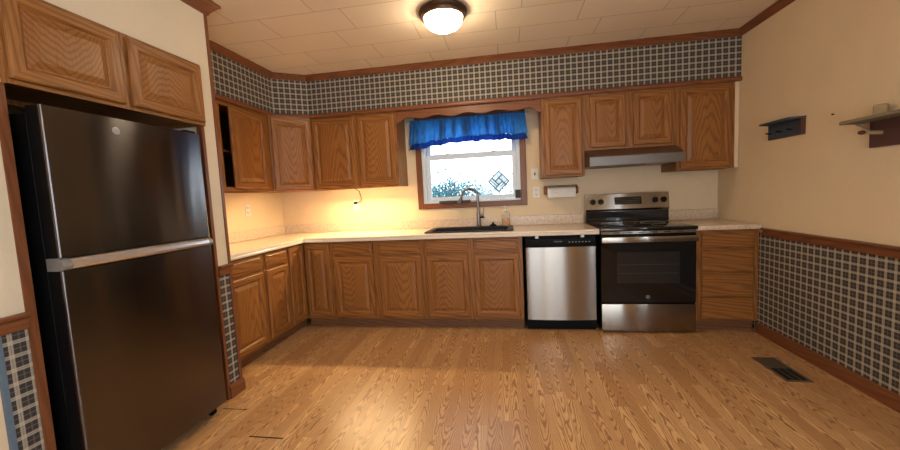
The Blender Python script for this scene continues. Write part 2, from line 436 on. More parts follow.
LOWT = [(0, SB-.005), (.014, SB-.005), (.018, SB+.006), (.018, SB+.022), (.008, SB+.034), (0, SB+.034)]
struct('trim_soffit', MB().sweep(LOWT, spath, [TRIMY, TRIMX, TRIMX]), 'stained moulding strip under the plaid soffit', 'moulding')
RAILP = [(0, RAIL-.03), (.012, RAIL-.03), (.016, RAIL-.01), (.016, RAIL+.012), (.030, RAIL+.022), (.030, RAIL+.034), (0, RAIL+.034)]
struct('trim_rail_right', MB().sweep(RAILP, [(0, -.665), (0, YR)], TRIMY), 'wooden chair rail along the right wall', 'moulding')
struct('trim_rail_partition', MB().sweep(RAILP, [(XP, -1.882), (XP, -1.775)], TRIMY), 'short chair rail on the stub wall right of the fridge', 'moulding')
struct('trim_rail_alcove', MB().sweep([(o_, z_+.014) for o_, z_ in RAILP], [(XP, -2.925), (XP, -2.826)], TRIMY), 'short chair rail on the stub wall left of the fridge', 'moulding')
BASEP = [(0, 0), (.016, 0), (.016, .065), (.010, .085), (0, .088)]
struct('baseboard_right', MB().sweep(BASEP, [(0, -.60), (0, YR)], TRIMY), 'wooden baseboard along the right wall', 'baseboard')
struct('baseboard_partition', MB().sweep(BASEP, [(XP, -1.887), (XP, -1.775), (-4.05, -1.775)], [TRIMY, TRIMX]), 'wooden baseboard block at the foot of the stub wall', 'baseboard')
m = MB(); m.box(XP-.012, XP+.006, -1.790, -1.769, .088, HC-.075, TRIMZ)
struct('trim_partition_corner', m, 'wooden corner bead on the stub wall beside the cabinets', 'moulding')
struct('trim_opening_right', bx(XP-.03, XP+.006, -1.902, -1.880, 0, 1.765, TRIMZ), 'wooden casing right of the fridge', 'moulding')
struct('trim_opening_left', bx(XP-.03, XP+.006, -2.826, -2.795, 0, 1.765, TRIMZ), 'wooden casing left of the fridge', 'moulding')

# ------------------------------------------------------------------ cabinet parts (local: front faces -y, width along x)
def loops_panel(mb, x0, x1, z0, z1, loops, yback, matx, matz, fill):
    """concentric rectangular loops (inset, y)"""
    rings = []
    for ins, y in loops:
        rings.append([mb.bm.verts.new(p) for p in ((x0+ins, y, z0+ins), (x1-ins, y, z0+ins), (x1-ins, y, z1-ins), (x0+ins, y, z1-ins))])
    for a, b in zip(rings, rings[1:]):
        for i in range(4): mb.face([a[i], a[(i+1) % 4], b[(i+1) % 4], b[i]], matx if i in (0, 2) else matz)
    if fill: mb.face(rings[-1], fill)
    return rings
FW = .056
def door(parent, x0, x1, z0, z1, yf, name='door', hinge=None, ang=0.):
    """frame-and-raised-panel door; yf = y of the face frame it lies on"""
    ox = {None: x0, 'L': x0, 'R': x1}[hinge]
    a, b, c, d = x0-ox, x1-ox, 0, z1-z0
    mb = MB()
    R = loops_panel(mb, a, b, c, d, [(0, -.001), (0, -.013), (.003, -.017), (.008, -.020), (FW-.012, -.020), (FW-.006, -.016), (FW, -.010), (FW, -.001)], 0, OAKX, OAKZ, None)
    for i in range(4): mb.face([R[0][i], R[-1][i], R[-1][(i+1) % 4], R[0][(i+1) % 4]], OAKZ)
    o = mb.build(name, parent, (ox, yf, z0)); o.rotation_euler = (0, 0, ang)
    p = MB()
    loops_panel(p, a+FW+.0005, b-FW-.0005, c+FW+.0005, d-FW-.0005, [(0, -.002), (0, -.0085), (.006, -.0085), (.030, -.0165), (.034, -.0175)], 0, OAKP, OAKP, OAKP)
    p.build('raised_panel', o)
    return o
def drawer(parent, x0, x1, z0, z1, yf, flat=False, name='drawer_front'):
    mb = MB()
    L = [(0, -.001), (0, -.012), (.008, -.020)] if flat else [(0, -.001), (0, -.011), (.006, -.015), (.018, -.015), (.026, -.020)]
    R = loops_panel(mb, 0, x1-x0, 0, z1-z0, L, 0, OAKX, OAKX, OAKX)
    mb.face(R[0][::-1], OAKX)
    return mb.build(name, parent, (x0, yf, z0))
def carcass(parent, w, d, z0, z1, top=True, x0=0., inner=None):
    """hollow box, back at y=0, front at y=-d"""
    t = .016; mb = MB(); I = inner or OAKZ
    mb.box(x0, x0+t, -d, -.002, z0, z1, OAKZ); mb.box(x0+w-t, x0+w, -d, -.002, z0, z1, OAKZ)
    mb.box(x0+t, x0+w-t, -.010, -.002, z0, z1, I); mb.box(x0+t, x0+w-t, -d, -.010, z0+.024, z0+.036, OAKX)
    if top: mb.box(x0+t, x0+w-t, -d, -.010, z1-t, z1, OAKX)
    return mb.build('carcass', parent)
def face_frame(parent, w, d, z0, z1, stiles, rails, x0=0.):
    """stiles: list of (x0,x1); rails: list of (z0,z1[,xa,xb])"""
    mb = MB(); y0, y1 = -d-.019, -d-.0005
    for a, b in stiles: mb.box(x0+a, x0+b, y0, y1, z0, z1, OAKZ)
    st = sorted(stiles)
    for r in rails:
        for (p, q) in zip(st, st[1:]):
            mb.box(x0+p[1], x0+q[0], y0+.0006, y1, r[0], r[1], OAKX)
    return mb.build('face_frame', parent)
def toe(parent, w, d=.53, x0=0.):
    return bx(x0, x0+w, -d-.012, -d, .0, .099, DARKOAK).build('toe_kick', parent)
UD, BD = .305, .59        # carcass depths
UF, BF = -UD-.019, -BD-.019
UZ0, UZ1 = 1.39, 2.132
DZ0, DZ1 = .125, .712; WZa, WZb = .735, .855

# --- wall cabinets
t = thing('wall_cabinet', 'oak wall cabinet of two tall doors left of the sink window', 'cabinet', (-4.03, 0, 0))
carcass(t, .925, UD, UZ0, UZ1); face_frame(t, .925, UD, UZ0, UZ1, [(0, .045), (.46, .535), (.885, .925)], [(UZ0, UZ0+.035), (UZ1-.035, UZ1)])
door(t, .022, .476, 1.408, 2.108, UF); door(t, .517, .905, 1.408, 2.108, UF)
t = thing('wall_cabinet', 'single door oak wall cabinet right of the sink window, above the towel holder', 'cabinet', (-1.685, 0, 0))
carcass(t, .385, UD, UZ0, UZ1); face_frame(t, .385, UD, UZ0, UZ1, [(0, .04), (.345, .385)], [(UZ0, UZ0+.035), (UZ1-.035, UZ1)])
door(t, .02, .362, 1.408, 2.108, UF)
t = thing('wall_cabinet', 'short oak wall cabinet of two small doors above the range hood', 'cabinet', (-1.298, 0, 0))
carcass(t, .782, UD, 1.62, UZ1); face_frame(t, .782, UD, 1.62, UZ1, [(0, .062), (.344, .433), (.737, .782)], [(1.62, 1.655), (UZ1-.035, UZ1)])
door(t, .048, .358, 1.642, 2.108, UF); door(t, .422, .746, 1.642, 2.108, UF)
t = thing('wall_cabinet', 'single wide door oak wall cabinet next to the right wall', 'cabinet', (-.514, 0, 0))
carcass(t, .474, UD, UZ0, UZ1); face_frame(t, .474, UD, UZ0, UZ1, [(0, .045), (.429, .474)], [(UZ0, UZ0+.035), (UZ1-.035, UZ1)])
door(t, .03, .446, 1.408, 2.108, UF)
bx(.475, .510, -UD-.012, -.004, UZ0+.002, UZ1, CREAM).build('filler_strip', t)
# corner cabinet with a diagonal face
t = thing('corner_wall_cabinet', 'oak corner wall cabinet with one door set on the diagonal', 'cabinet', (XL, 0, 0))
cx1, cy1 = K1[0]-XL-.002, SY+.012; cx0, cy0 = SX-XL-.012, -.608
mb = MB(); mb.prism([(.003, cy0), (cx0, cy0), (cx1, cy1), (cx1, -.003), (.003, -.003)], 2, UZ0, UZ1, OAKZ); mb.build('carcass', t)
dl = math.hypot(cx1-cx0, cy1-cy0); ang = math.atan2(cy1-cy0, cx1-cx0)
f = bpy.data.objects.new('face_frame', None); bpy.data.objects.remove(f)
mb = MB(); ux, uy = math.cos(ang), math.sin(ang)
ff = MB()
for a, b, z0, z1, mt in ((.004, .032, UZ0, UZ1, OAKZ), (dl-.032, dl-.004, UZ0, UZ1, OAKZ), (.032, dl-.032, UZ0, UZ0+.03, OAKX), (.032, dl-.032, UZ1-.03, UZ1, OAKX)):
    ff.box(a, b, -.012, -.001, z0, z1, mt)
fo = ff.build('face_frame', t, (cx0, cy0, 0)); fo.rotation_euler = (0, 0, ang)
d = door(t, 0, dl-.036, 1.405, 2.112, 0); d.location = (cx0+ux*.018+uy*.013, cy0+uy*.018-ux*.013, 1.405); d.rotation_euler = (0, 0, ang)
# left wall cabinet with its door ajar (local x runs along +y)
t = thing('wall_cabinet', 'oak wall cabinet on the left wall with its door hanging ajar', 'cabinet', (XL, -1.770, 0), PI/2)
wl = 1.770-.612
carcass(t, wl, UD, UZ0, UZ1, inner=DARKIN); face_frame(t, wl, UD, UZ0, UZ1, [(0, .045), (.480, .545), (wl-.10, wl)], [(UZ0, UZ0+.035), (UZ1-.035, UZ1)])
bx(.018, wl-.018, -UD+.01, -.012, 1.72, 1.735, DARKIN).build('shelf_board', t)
door(t, .02, .50, 1.408, 2.100, UF)
door(t, .620, wl-.075, 1.415, 2.100, UF, hinge='R', ang=math.radians(2.0))
# cabinets over the fridge
t = thing('fridge_wall_cabinet', 'oak cabinet of two wide low doors above the fridge', 'cabinet', (XP-.34, -2.798, 0), PI/2)
wf = 2.798-1.889
carcass(t, wf, .335-.019+.03, 1.765, 2.132); face_frame(t, wf, .346, 1.765, 2.132, [(0, .03), (.42, .49), (wf-.03, wf)], [(1.765, 1.79), (2.11, 2.132)])
door(t, .006, .424, 1.783, 2.116, -.365); door(t, .462, wf-.012, 1.783, 2.116, -.365)

# --- base cabinets
def base(label, loc, rz, w, ndoors, flat=False, top=False):
    t = thing('base_cabinet', label, 'cabinet', loc, rz)
    carcass(t, w, BD, .10, .872, top=False)
    st = [(0, .045)] + [(w*k/ndoors-.035, w*k/ndoors+.035) for k in range(1, ndoors)] + [(w-.045, w)]
    face_frame(t, w, BD, .10, .872, st, [(.10, .14), (.70, .745), (.845, .872)])
    toe(t, w)
    return t
t = base('oak base cabinet with two drawers over two doors, between corner and sink', (-3.755, 0, 0), 0, .925, 2)
for a, b in ((.025, .425), (.49, .90)): door(t, a, b, DZ0, DZ1, BF); drawer(t, a, b, WZa, WZb, BF)
t = base('oak sink base cabinet beside the dishwasher, two doors under the black sink', (-2.828, 0, 0), 0, .915, 2)
for a, b in ((.025, .425), (.475, .885)): door(t, a, b, DZ0, DZ1, BF); drawer(t, a, b, WZa, WZb, BF, name='false_drawer_front')
t = base('oak base cabinet of four flat drawers between range and right wall', (-.478, 0, 0), 0, .474, 1)
for a, b in ((.724, .845), (.520, .702), (.312, .500), (.118, .302)): drawer(t, .038, .430, a, b, BF, True)
for za, zb in ((.495, .525), (.295, .32)): bx(.0455, .4285, -BD-.018, -BD-.0005, za, zb, OAKX).build('drawer_rail', t)
# left run (local x = world y)
t = base('narrow oak base cabinet on the left run, one drawer over one slim door', (XL, -1.212, 0), PI/2, .335, 1)
t.location.x = XL+.0; t.location = (-4.05+.609-.615, -1.212, 0)
door(t, .020, .318, DZ0, DZ1, BF); drawer(t, .020, .318, WZa, WZb, BF)
t = base('wide oak base cabinet on the left run, right beside the stub wall', (-4.056, -1.770, 0), PI/2, .556, 1)
door(t, .135, .530, DZ0, DZ1, BF); drawer(t, .135, .530, WZa, WZb, BF)
LEFTB = [o for o in COL.objects if o.get('category') == 'cabinet' and o.name.startswith('base_cabinet') and abs(o.rotation_euler.z-PI/2) < .01]
for o in LEFTB: o.location.x = -4.056 - .609      # face frame plane at x = -4.056
# corner base: two leaves meeting in the inside corner
t = thing('corner_base_cabinet', 'oak corner base cabinet, two narrow door leaves meeting in the inside corner', 'cabinet', (-4.056, -.609, 0))
mb = MB(); mb.box(-.55, -.019, -.265, .59, .10, .872, OAKZ); mb.box(-.018, .298, .019, .59, .10, .872, OAKZ); mb.build('carcass', t)
mb = MB(); mb.box(-.019, 0, -.266, -.232, .10, .872, OAKZ); mb.box(.268, .299, 0, .019, .10, .872, OAKZ)
mb.box(-.019, 0, -.232, .019, .10, .118, OAKY); mb.box(0, .268, 0, .019, .10, .118, OAKX); mb.box(-.019, 0, -.232, .019, .86, .872, OAKY); mb.box(0, .268, 0, .019, .86, .872, OAKX)
mb.build('face_frame', t)
d1 = door(t, .022, .285, .125, .853, 0); d2 = door(t, 0, .235, .125, .853, 0); d2.location = (0, -.255, .125); d2.rotation_euler = (0, 0, PI/2)
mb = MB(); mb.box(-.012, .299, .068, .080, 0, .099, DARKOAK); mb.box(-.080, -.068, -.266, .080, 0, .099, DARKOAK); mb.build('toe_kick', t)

# ------------------------------------------------------------------ worktops
CT0, CT1 = .876, .914
SKX0, SKX1, SKY0, SKY1 = -2.80, -2.01, -.535, -.085      # cut-out for the sink
t = thing('worktop', 'long speckled beige laminate worktop, L shaped, holding the sink', 'worktop', (0, 0, 0))
XE = -1.258
def nose_box(mb, x0, x1, y0, y1): mb.box(x0, x1, y0, y1, CT0, CT1, COUNTER)
mb = MB()
CFX = -4.020
nose_box(mb, XL+.002, CFX-.0, -1.773, -.002)
nose_box(mb, CFX, SKX0, -.645, -.002); nose_box(mb, SKX1, XE, -.645, -.002)
nose_box(mb, SKX0, SKX1, -.645, SKY0); nose_box(mb, SKX0, SKX1, SKY1, -.002)
mb.build('slab', t)
EDGE = plain('pale_laminate_edge', (.74, .64, .53), .3)
mb = MB()
mb.sweep([(0, CT0-.004), (.004, CT0-.004), (.006, CT0+.01), (.002, CT0+.018), (.006, CT0+.026), (.004, CT1-.002), (0, CT1)], [(CFX, -1.773), (CFX, -.645), (XE, -.645)], EDGE)
mb.build('front_edge', t)
mb = MB(); mb.box(XL+.022, XE, -.022, -.002, CT1, 1.014, COUNTER, .004); mb.box(XL+.002, XL+.022, -1.773, -.002, CT1, 1.014, COUNTER, .004)
mb.build('backsplash', t)
t = thing('worktop', 'short speckled worktop between the range and the right wall', 'worktop', (0, 0, 0))
mb = MB(); mb.box(-.486, -.002, -.645, -.002, CT0, CT1, COUNTER, .005, 2); mb.build('slab', t)
mb = MB(); mb.box(-.486, -.002, -.022, -.003, CT1, 1.014, COUNTER, .004); mb.build('backsplash', t)

# ------------------------------------------------------------------ sink, faucet, things beside it
t = thing('kitchen_sink', 'black drop-in kitchen sink set into the beige worktop', 'sink', (-2.405, -.31, CT1))
mb = MB()
def rr(x, y, r, z, n=6):
    out = []
    for cx_, cy_, a0 in ((x-r, y-r, 0), (-x+r, y-r, 90), (-x+r, -y+r, 180), (x-r, -y+r, 270)):
        for k in range(n+1):
            a = math.radians(a0+90*k/n); out.append(mb.bm.verts.new((cx_+r*math.cos(a), cy_+r*math.sin(a), z)))
    return out
def loft(rings, mat, off=None):
    for a, b in zip(rings, rings[1:]):
        n = len(a)
        for i in range(n): mb.face([a[i], a[(i+1) % n], b[(i+1) % n], b[i]], mat, True)
ro = [rr(.422, .250, .03, .001), rr(.425, .252, .03, .006), rr(.418, .246, .03, .012)]
def rin(x, y, r, z, dy):
    v = rr(x, y, r, z)
    for q in v: q.co.y += dy
    return v
ri = [rin(.375, .185, .04, .012, -.035), rin(.368, .178, .04, .004, -.035), rin(.355, .165, .05, -.20, -.035), rin(.30, .12, .05, -.215, -.035)]
loft(ro + ri, SINKM); mb.face(ri[-1], SINKM)
mb.build('basin', t, fix=False)
bpy.context.view_layer.update()
mb = MB(); mb.lathe([(.0, -.212), (.045, -.212), (.045, -.209), (0, -.209)], 0, -.035, NICKEL, 20); mb.build('drain', t)
t = thing('faucet', 'brushed nickel gooseneck faucet standing behind the black sink', 'faucet', (-2.335, -.095, CT1+.012))
mb = MB(); mb.lathe([(.028, 0), (.028, .008), (.022, .014), (.021, .13), (.0185, .15)], 0, 0, NICKEL, 20); mb.build('body', t)
arc = [(0, 0, .14), (0, 0, .25), (0, 0, .30)]
cxa, ra = -.072, .082
for k in range(13):
    a = PI*k/12*.93; arc.append((-.082+.082*math.cos(a), -.085*math.sin(a/1.0)*.0 - .05*(1-math.cos(a))/2, .315+.082*math.sin(a)))
lx, ly, lz = arc[-1]
arc += [(lx-.006, ly-.006, lz-.03)]
MB().tube(arc, .014, NICKEL, 12).build('spout', t)
MB().tube([arc[-1], (lx-.014, ly-.010, lz-.045), (lx-.030, ly-.018, lz-.082)], [.0155, .018, .020], NICKEL, 14).build('spray_head', t)
mb = MB(); mb.cyl((.015, 0, .105), (.056, -.006, .105), .021, NICKEL, 14); mb.tube([(.044, -.004, .108), (.050, -.004, .15), (.058, -.004, .195)], [.009, .0065, .005], NICKEL, 10); mb.build('lever', t)
t = thing('sink_stopper', 'small black stopper lying on the back rim of the sink', 'stopper', (-2.185, -.108, CT1+.0135))
MB().lathe([(0, 0), (.036, 0), (.038, .008), (.030, .014), (.012, .018), (.010, .030), (.015, .036), (0, .038)], 0, 0, BLACK, 20).build('disc', t)
t = thing('soap_dispenser', 'clear pump bottle of amber soap right of the faucet', 'bottle', (-2.050, -.100, CT1+.012))
t.scale = (1.22, 1.22, 1.12)
MB().lathe([(0, .003), (.026, .003), (.028, .01), (.028, .06), (0, .06)], 0, 0, AMBER, 20, sc=(1.15, .8)).build('liquid_soap', t)
MB().lathe([(.030, 0), (.031, .006), (.031, .10), (.026, .118), (.013, .126), (.013, .132)], 0, 0, CLEAR, 20, sc=(1.15, .8)).build('bottle_body', t)
mb = MB(); mb.lathe([(.016, .132), (.016, .146), (.006, .148), (.006, .170), (.013, .172), (.013, .182), (0, .184)], 0, 0, WHITE, 16); mb.box(-.034, 0, -.006, .006, .172, .181, WHITE, .003); mb.build('pump', t)

# ------------------------------------------------------------------ window, valance, curtain
mb = MB()
c0 = .060
for (a, b, z0, z1, mt) in ((WX0-.052, WX0+.010, WZ0-.048, WZ1+.05, TRIMZ), (WX1-.010, WX1+.052, WZ0-.048, WZ1+.05, TRIMZ)):
    mb.box(a, b, -.020, -.001, z0, z1, mt, .004)
mb.box(WX0+.010, WX1-.010, -.019, -.001, WZ0-.048, WZ0+.010, TRIMX, .004); mb.box(WX0+.010, WX1-.010, -.019, -.001, WZ1-.01, WZ1+.05, TRIMX, .004)
wroot = tag(mb.build('window_1'), 'double hung window with wooden casing over the sink', 'window', kind='structure')
mb = MB()   # vinyl frame and jamb liner
mb.box(WX0+.001, WX0+.045, .0, .13, WZ0, WZ1, VINYL); mb.box(WX1-.045, WX1-.001, .0, .13, WZ0, WZ1, VINYL)
mb.box(WX0+.045, WX1-.045, .0, .13, WZ0+.001, WZ0+.03, VINYL); mb.box(WX0+.045, WX1-.045, .02, .13, WZ1-.03, WZ1-.001, VINYL)
mb.build('window_frame', wroot)
def sash(z0, z1, y):
    a, b = WX0+.046, WX1-.046
    mb = MB(); mb.box(a, a+.045, y, y+.03, z0, z1, VINYL, .003); mb.box(b-.045, b, y, y+.03, z0, z1, VINYL, .003)
    mb.box(a+.045, b-.045, y, y+.03, z0, z0+.045, VINYL, .003); mb.box(a+.045, b-.045, y, y+.03, z1-.045, z1, VINYL, .003)
    o = mb.build('sash', wroot)
    bx(a+.045, b-.045, y+.012, y+.016, z0+.045, z1-.045, GLASS).build('pane', o)
    return o
s1 = sash(WZ0+.032, 1.705, .045); s2 = sash(1.675, WZ1-.032, .080)
mb = MB()
for xx in (-2.66, -2.16): mb.box(xx-.025, xx+.025, .040, .070, 1.706, 1.722, VINYL, .004)
mb.build('sash_lock', wroot)
# lead lines decal on the lower pane
GX, GZ, GH = -2.113, 1.392, .112
mb = MB()
def strip(p, q, w=.0035, y=.050):
    p, q = Vector(p), Vector(q); d = (q-p).normalized(); n = Vector((-d.y, d.x))*w
    pts = [p+n-d*w, q+n+d*w, q-n+d*w, p-n-d*w]
    mb.prism([(GX+v.x, GZ+v.y) for v in pts], 1, y, y+.003, LEADM)
LEADM = plain('grey_lead_line', (.09, .10, .11), .5)
T = lambda a, b: ((a-b)*GH/2, (a+b)*GH/2)      # unit square [-1,1]^2 turned into the diamond
sq = [((-1, -1), (1, -1)), ((1, -1), (1, 1)), ((1, 1), (-1, 1)), ((-1, 1), (-1, -1)),
      ((-1, -.33), (.33, -.33)), ((.33, -1), (.33, .33)), ((1, .33), (-.33, .33)), ((-.33, 1), (-.33, -.33)),
      ((-.66, -.33), (-.66, 1)), ((-.33, -.66), (1, -.66)), ((.66, .33), (.66, -1)), ((.33, .66), (-1, .66))]
for p, q in sq[:8]: strip(T(*p), T(*q), .006)
for p, q in sq[8:10]: strip(T(*p), T(*q), .003)
dec = tag(mb.build('window_decal'), 'diamond shaped leaded decal on the lower window pane', 'decal')
FILM = curtain_mat('white_frosted_film', (.95, .96, .97))
mb = MB(); mb.prism([(GX, GZ-GH), (GX+GH, GZ), (GX, GZ+GH), (GX-GH, GZ)], 1, .0535, .0545, FILM); mb.build('frosted_film', dec)
t = thing('vent_grille', 'small dark ribbed grille at the lower right of the window frame', 'grille', (-1.915, -.001, WZ0+.031))
mb = MB(); mb.box(-.028, .028, -.010, 0, 0, .085, BLACK, .002)
mb.build('backing', t)
GRIM = plain('dark_brown_plastic', (.06, .045, .035), .5)
for k in range(6): bx(-.024+k*.0092, -.019+k*.0092, -.016, -.0105, .006, .079, GRIM).build('rib', t)
t = bx(-.170, .170, -.05, .0, 0, .022, GRIM, .003).build('window_stop_bar', None, (-2.588, -.0006, WZ0+.0105))
tag(t, 'dark bar lying along the window sill behind the faucet', 'bar')

# unseen window and glass door, added to let in the fill daylight
mb = MB()
for a, b, z0, z1 in ((-4.6, -4.54, .9, 2.0), (-3.36, -3.3, .9, 2.0), (-4.54, -3.36, .9, .96), (-4.54, -3.36, 1.94, 2.0), (-4.54, -3.36, 1.43, 1.47)): mb.box(.04, .09, a, b, z0, z1, VINYL)
w2 = tag(mb.build('window_added'), 'white framed window added for fill light in the right wall near the camera', 'window', kind='structure')
bx(.063, .067, -4.54, -3.36, .96, 1.94, GLASS).build('pane', w2)
mb = MB()
for a, b, z0, z1 in ((-2.8, -2.72, 0, 2.1), (-.68, -.6, 0, 2.1), (-1.74, -1.66, .08, 2.02), (-2.72, -.68, 0, .08), (-2.72, -.68, 2.02, 2.1)): mb.box(a, b, YR-.10, YR-.05, z0, z1, VINYL)
w3 = tag(mb.build('door_added'), 'white framed sliding glass door added for fill light behind the camera', 'door', kind='structure')
bx(-2.72, -.68, YR-.077, YR-.073, .08, 2.02, GLASS).build('pane', w3)
# scalloped valance board
def wave(x):
    k = (x+3.10)/(3.10-1.69)
    return 2.054 - .012*math.cos(2*PI*(x+2.84)/.30)
pts = [(-3.102, 2.128)]
N = 72
bot = []
for i in range(N+1):
    x = -3.102+(3.102-1.688)*i/N; z = wave(x)
    e = min(x+3.102, -1.688-x)
    if e < .10: z = z*(e/.10) + 2.005*(1-e/.10)
    bot.append((x, z))
pts = bot + [(-1.688, 2.128), (-3.102, 2.128)]
mb = MB(); mb.prism(bot + [(-1.688, 2.130), (-3.102, 2.130)], 1, -.322, -.303, TRIMX)
tag(mb.build('valance_board'), 'scalloped reddish wooden board spanning between the cabinets above the window', 'board')

t = thing('window_curtain', 'short gathered sheer blue curtain hanging over the top of the window', 'curtain', (-2.43, -.06, 2.06))
def cloth(z0f, z1, nx, nz, amp, mat, name, y0=0., thick=.0012, seedp=0., ua=0., ub=1., drop=.6):
    mb = MB(); X0, X1 = -.605, .605; g = []
    for j in range(nz+1):
        v = j/nz; row = []; zt = z1 if callable(z1) else (lambda u: z1)
        for i in range(nx+1):
            u = ua+(ub-ua)*i/nx; x = X0+(X1-X0)*u; zb = z0f(u); z = zt(u) + (zb-zt(u))*v
            ph = 2*PI*(17*u + .8*math.sin(9*u+seedp) + .5*math.sin(23*u))
            y = y0 + amp*(.35+.65*v)*math.sin(ph) + .008*math.sin(5*PI*u)*v - .03*(v**2)*drop if nz != 5 else y0 - .018 + amp*math.sin(ph) + .008*math.sin(5*PI*u)
            flare = 1 + .035*v
            row.append(mb.bm.verts.new((x*flare + .004*math.cos(ph), y, z + .004*math.sin(ph*.5)*v)))
        g.append(row)
    for a, b in zip(g, g[1:]):
        for i in range(nx): mb.face([a[i], a[i+1], b[i+1], b[i]], mat, True)
    o = mb.build(name, t, fix=False)
    md = o.modifiers.new('thick', 'SOLIDIFY'); md.thickness = thick
    return o
bl = lambda u: -.275 + .030*math.sin(PI*u) + .012*(u-.5)*2 - .015*(1-u)**6 + .006*math.sin(40*u)
cloth(lambda u: bl(u)+.055, .02, 260, 14, .017, CURT, 'gathered_cloth')
cloth(bl, lambda u: bl(u)+.058, 260, 5, .017, HEMM, 'hem_band', y0=-.006)
for a, b in ((.265, .315), (.385, .415), (.465, .54), (.66, .695), (.745, .785)):
    for q in range(4): cloth(lambda u: bl(u)+.07, .015, 24, 14, .017, CURT, 'bunched_fold', y0=.004+.004*q, ua=a, ub=b)
MB().cyl((-.635, .012, .0), (.635, .012, .0), .006, WHITE, 10).build('curtain_rod', t)

# ------------------------------------------------------------------ dishwasher
t = thing('dishwasher', 'stainless front dishwasher with black control strip between sink cabinet and range', 'dishwasher', (-1.583, 0, 0))
bx(-.304, .304, -.60, -.03, .02, .868, BLACK).build('tub', t)
mb = MB(); n = 10
def bowed(mb, x0, x1, z0, z1, yb, yf, bow, mat, n=16):
    pts = [(x0, yb)]
    for k in range(n+1):
        u = k/n; e = min(u, 1-u)
        pts.append((x0+(x1-x0)*u, yf + bow*(1-math.sin(PI*u)**.7)))
    pts.append((x1, yb))
    return mb.prism(pts, 2, z0, z1, mat, True)
bowed(mb, -.298, .298, .105, .765, -.602, -.640, .014, STEEL); mb.build('door_panel', t)
mb = MB(); mb.box(-.300, .300, -.640, -.602, .768, .845, BLACK, .006, 2); cp = mb.build('control_panel', t)
text_mesh('control_print', 'FRIGIDAIRE', .014, GREYMARK, cp, (-.02, -.6405, .815), (PI/2, 0, 0))
mb = MB()
for k in range(7): mb.box(.07+k*.028, .082+k*.028, -.6412, -.6402, .806, .812, GREYMARK)
mb.build('control_marks', cp)
mb = MB(); mb.box(-.16, .06, -.6412, -.6402, .782, .798, BLACK); mb.build('grip_recess', cp)
for s in (-.20, .19): bx(s-.014, s+.014, -.630, -.605, .8455, .868, WHITE, .001).build('mounting_clip', t)
bx(-.300, .300, -.585, -.50, .004, .102, BLACK).build('kick_plate', t)

# ------------------------------------------------------------------ range
t = thing('range', 'freestanding electric range with black glass top and oven door', 'range', (-.873, 0, 0))
bx(-.376, .376, -.635, -.03, .03, .890, BLACK).build('body', t)
for sx in (-.34, .34):
    for y in (-.58, -.08): MB().lathe([(.018, .0), (.018, .03)], sx, y, BLACK, 12).build('foot', t)
mb = MB(); mb.box(-.381, .3855, -.672, -.085, .891, .921, BLACKGLASS, .006, 2); ct = mb.build('cooktop', t)
for (x, y, r) in ((-.19, -.50, .115), (.19, -.50, .095), (-.19, -.24, .08), (.19, -.24, .105)):
    mb = MB()
    for k in range(40):
        a = 2*PI*k/40; b = 2*PI*(k+1)/40
        q = [(x+r*math.cos(a), y+r*math.sin(a)), (x+r*math.cos(b), y+r*math.sin(b)), (x+(r-.003)*math.cos(b), y+(r-.003)*math.sin(b)), (x+(r-.003)*math.cos(a), y+(r-.003)*math.sin(a))]
        mb.prism(q, 2, .9211, .9214, GREYMARK)
    mb.build('burner_ring', ct)
bg_ = MB(); bg_.prism([(-.085, .921), (-.085, 1.03), (-.102, 1.052), (-.080, 1.20), (-.045, 1.205), (-.03, 1.19), (-.03, .921)], 0, -.379, .396, STEEL)
bk = bg_.build('backguard', t)
bx(-.378, .394, -.089, -.0855, .922, 1.028, BLACKGLASS).build('glass_riser', bk)
tilt = math.atan2(.022, .148)
def on_panel(z, out): return -.102 + (z-1.052)*(.022/.148) - out
dp = MB(); dp.prism([(on_panel(1.094, .002), 1.094), (on_panel(1.168, .002), 1.168), (on_panel(1.168, -.004), 1.168), (on_panel(1.094, -.004), 1.094)], 0, -.105, .145, BLACKGLASS); dsp = dp.build('display', bk)
mb = MB()
for r in range(3):
    for k in range(10):
        z = 1.105+r*.020; x = -.09+k*.023
        if r == 2 and 3 < k < 7: continue
        y = on_panel(z, .0027); mb.box(x, x+.009, y-.0002, y+.0002, z, z+.006, DIMMARK)
mb.build('touch_keys', dsp)
for x in (-.31, -.235, .270, .348):
    z = 1.128; y = on_panel(z, .0)
    M = Matrix.Translation((x, y-.001, z)) @ Matrix.Rotation(PI/2-tilt, 4, 'X')
    mb = MB(); mb.lathe([(.027, 0), (.027, .006), (.021, .010), (.019, .026), (.016, .029), (0, .029)], 0, 0, KNOBM, 24, M=M); kb = mb.build('knob', bk)
    mb = MB(); 
    for q in ((-.0025, -.017), ): mb.box(-.004, .004, -.018, .018, .0292, .036, KNOBM, .001)
    mb.bm.transform(M); mb.build('grip', kb)
mb = MB(); mb.box(-.372, .372, -.655, -.637, .866, .889, STEEL)
mb.build('vent_trim', t)
for k in range(6): x = -.27+k*.1; bx(x, x+.05, -.6565, -.6552, .874, .881, DARK).build('vent_slot', t)
mb = MB(); mb.box(-.377, .377, -.660, -.637, .268, .862, BLACKGLASS, .004); od = mb.build('oven_door', t)
mb = MB(); mb.box(-.248, .250, -.6612, -.6604, .440, .710, OVENGLASS); ow = mb.build('oven_window', od)
mb = MB()
RACKM = plain('dim_oven_rack', (.024, .021, .019), .4)
for zz in (.525, .60): mb.box(-.235, .237, -.6616, -.6613, zz, zz+.004, RACKM)
mb.build('oven_rack', ow)
mb = MB(); mb.box(-.378, .378, -.700, -.684, .797, .846, STEEL, .005, 2)
for s in (-1, 1): mb.box(s*.35-.02, s*.35+.02, -.684, -.6605, .805, .838, STEEL)
mb.build('handle', od)
BADGE = plain('silver_badge', (.42, .42, .43), .35, .6)
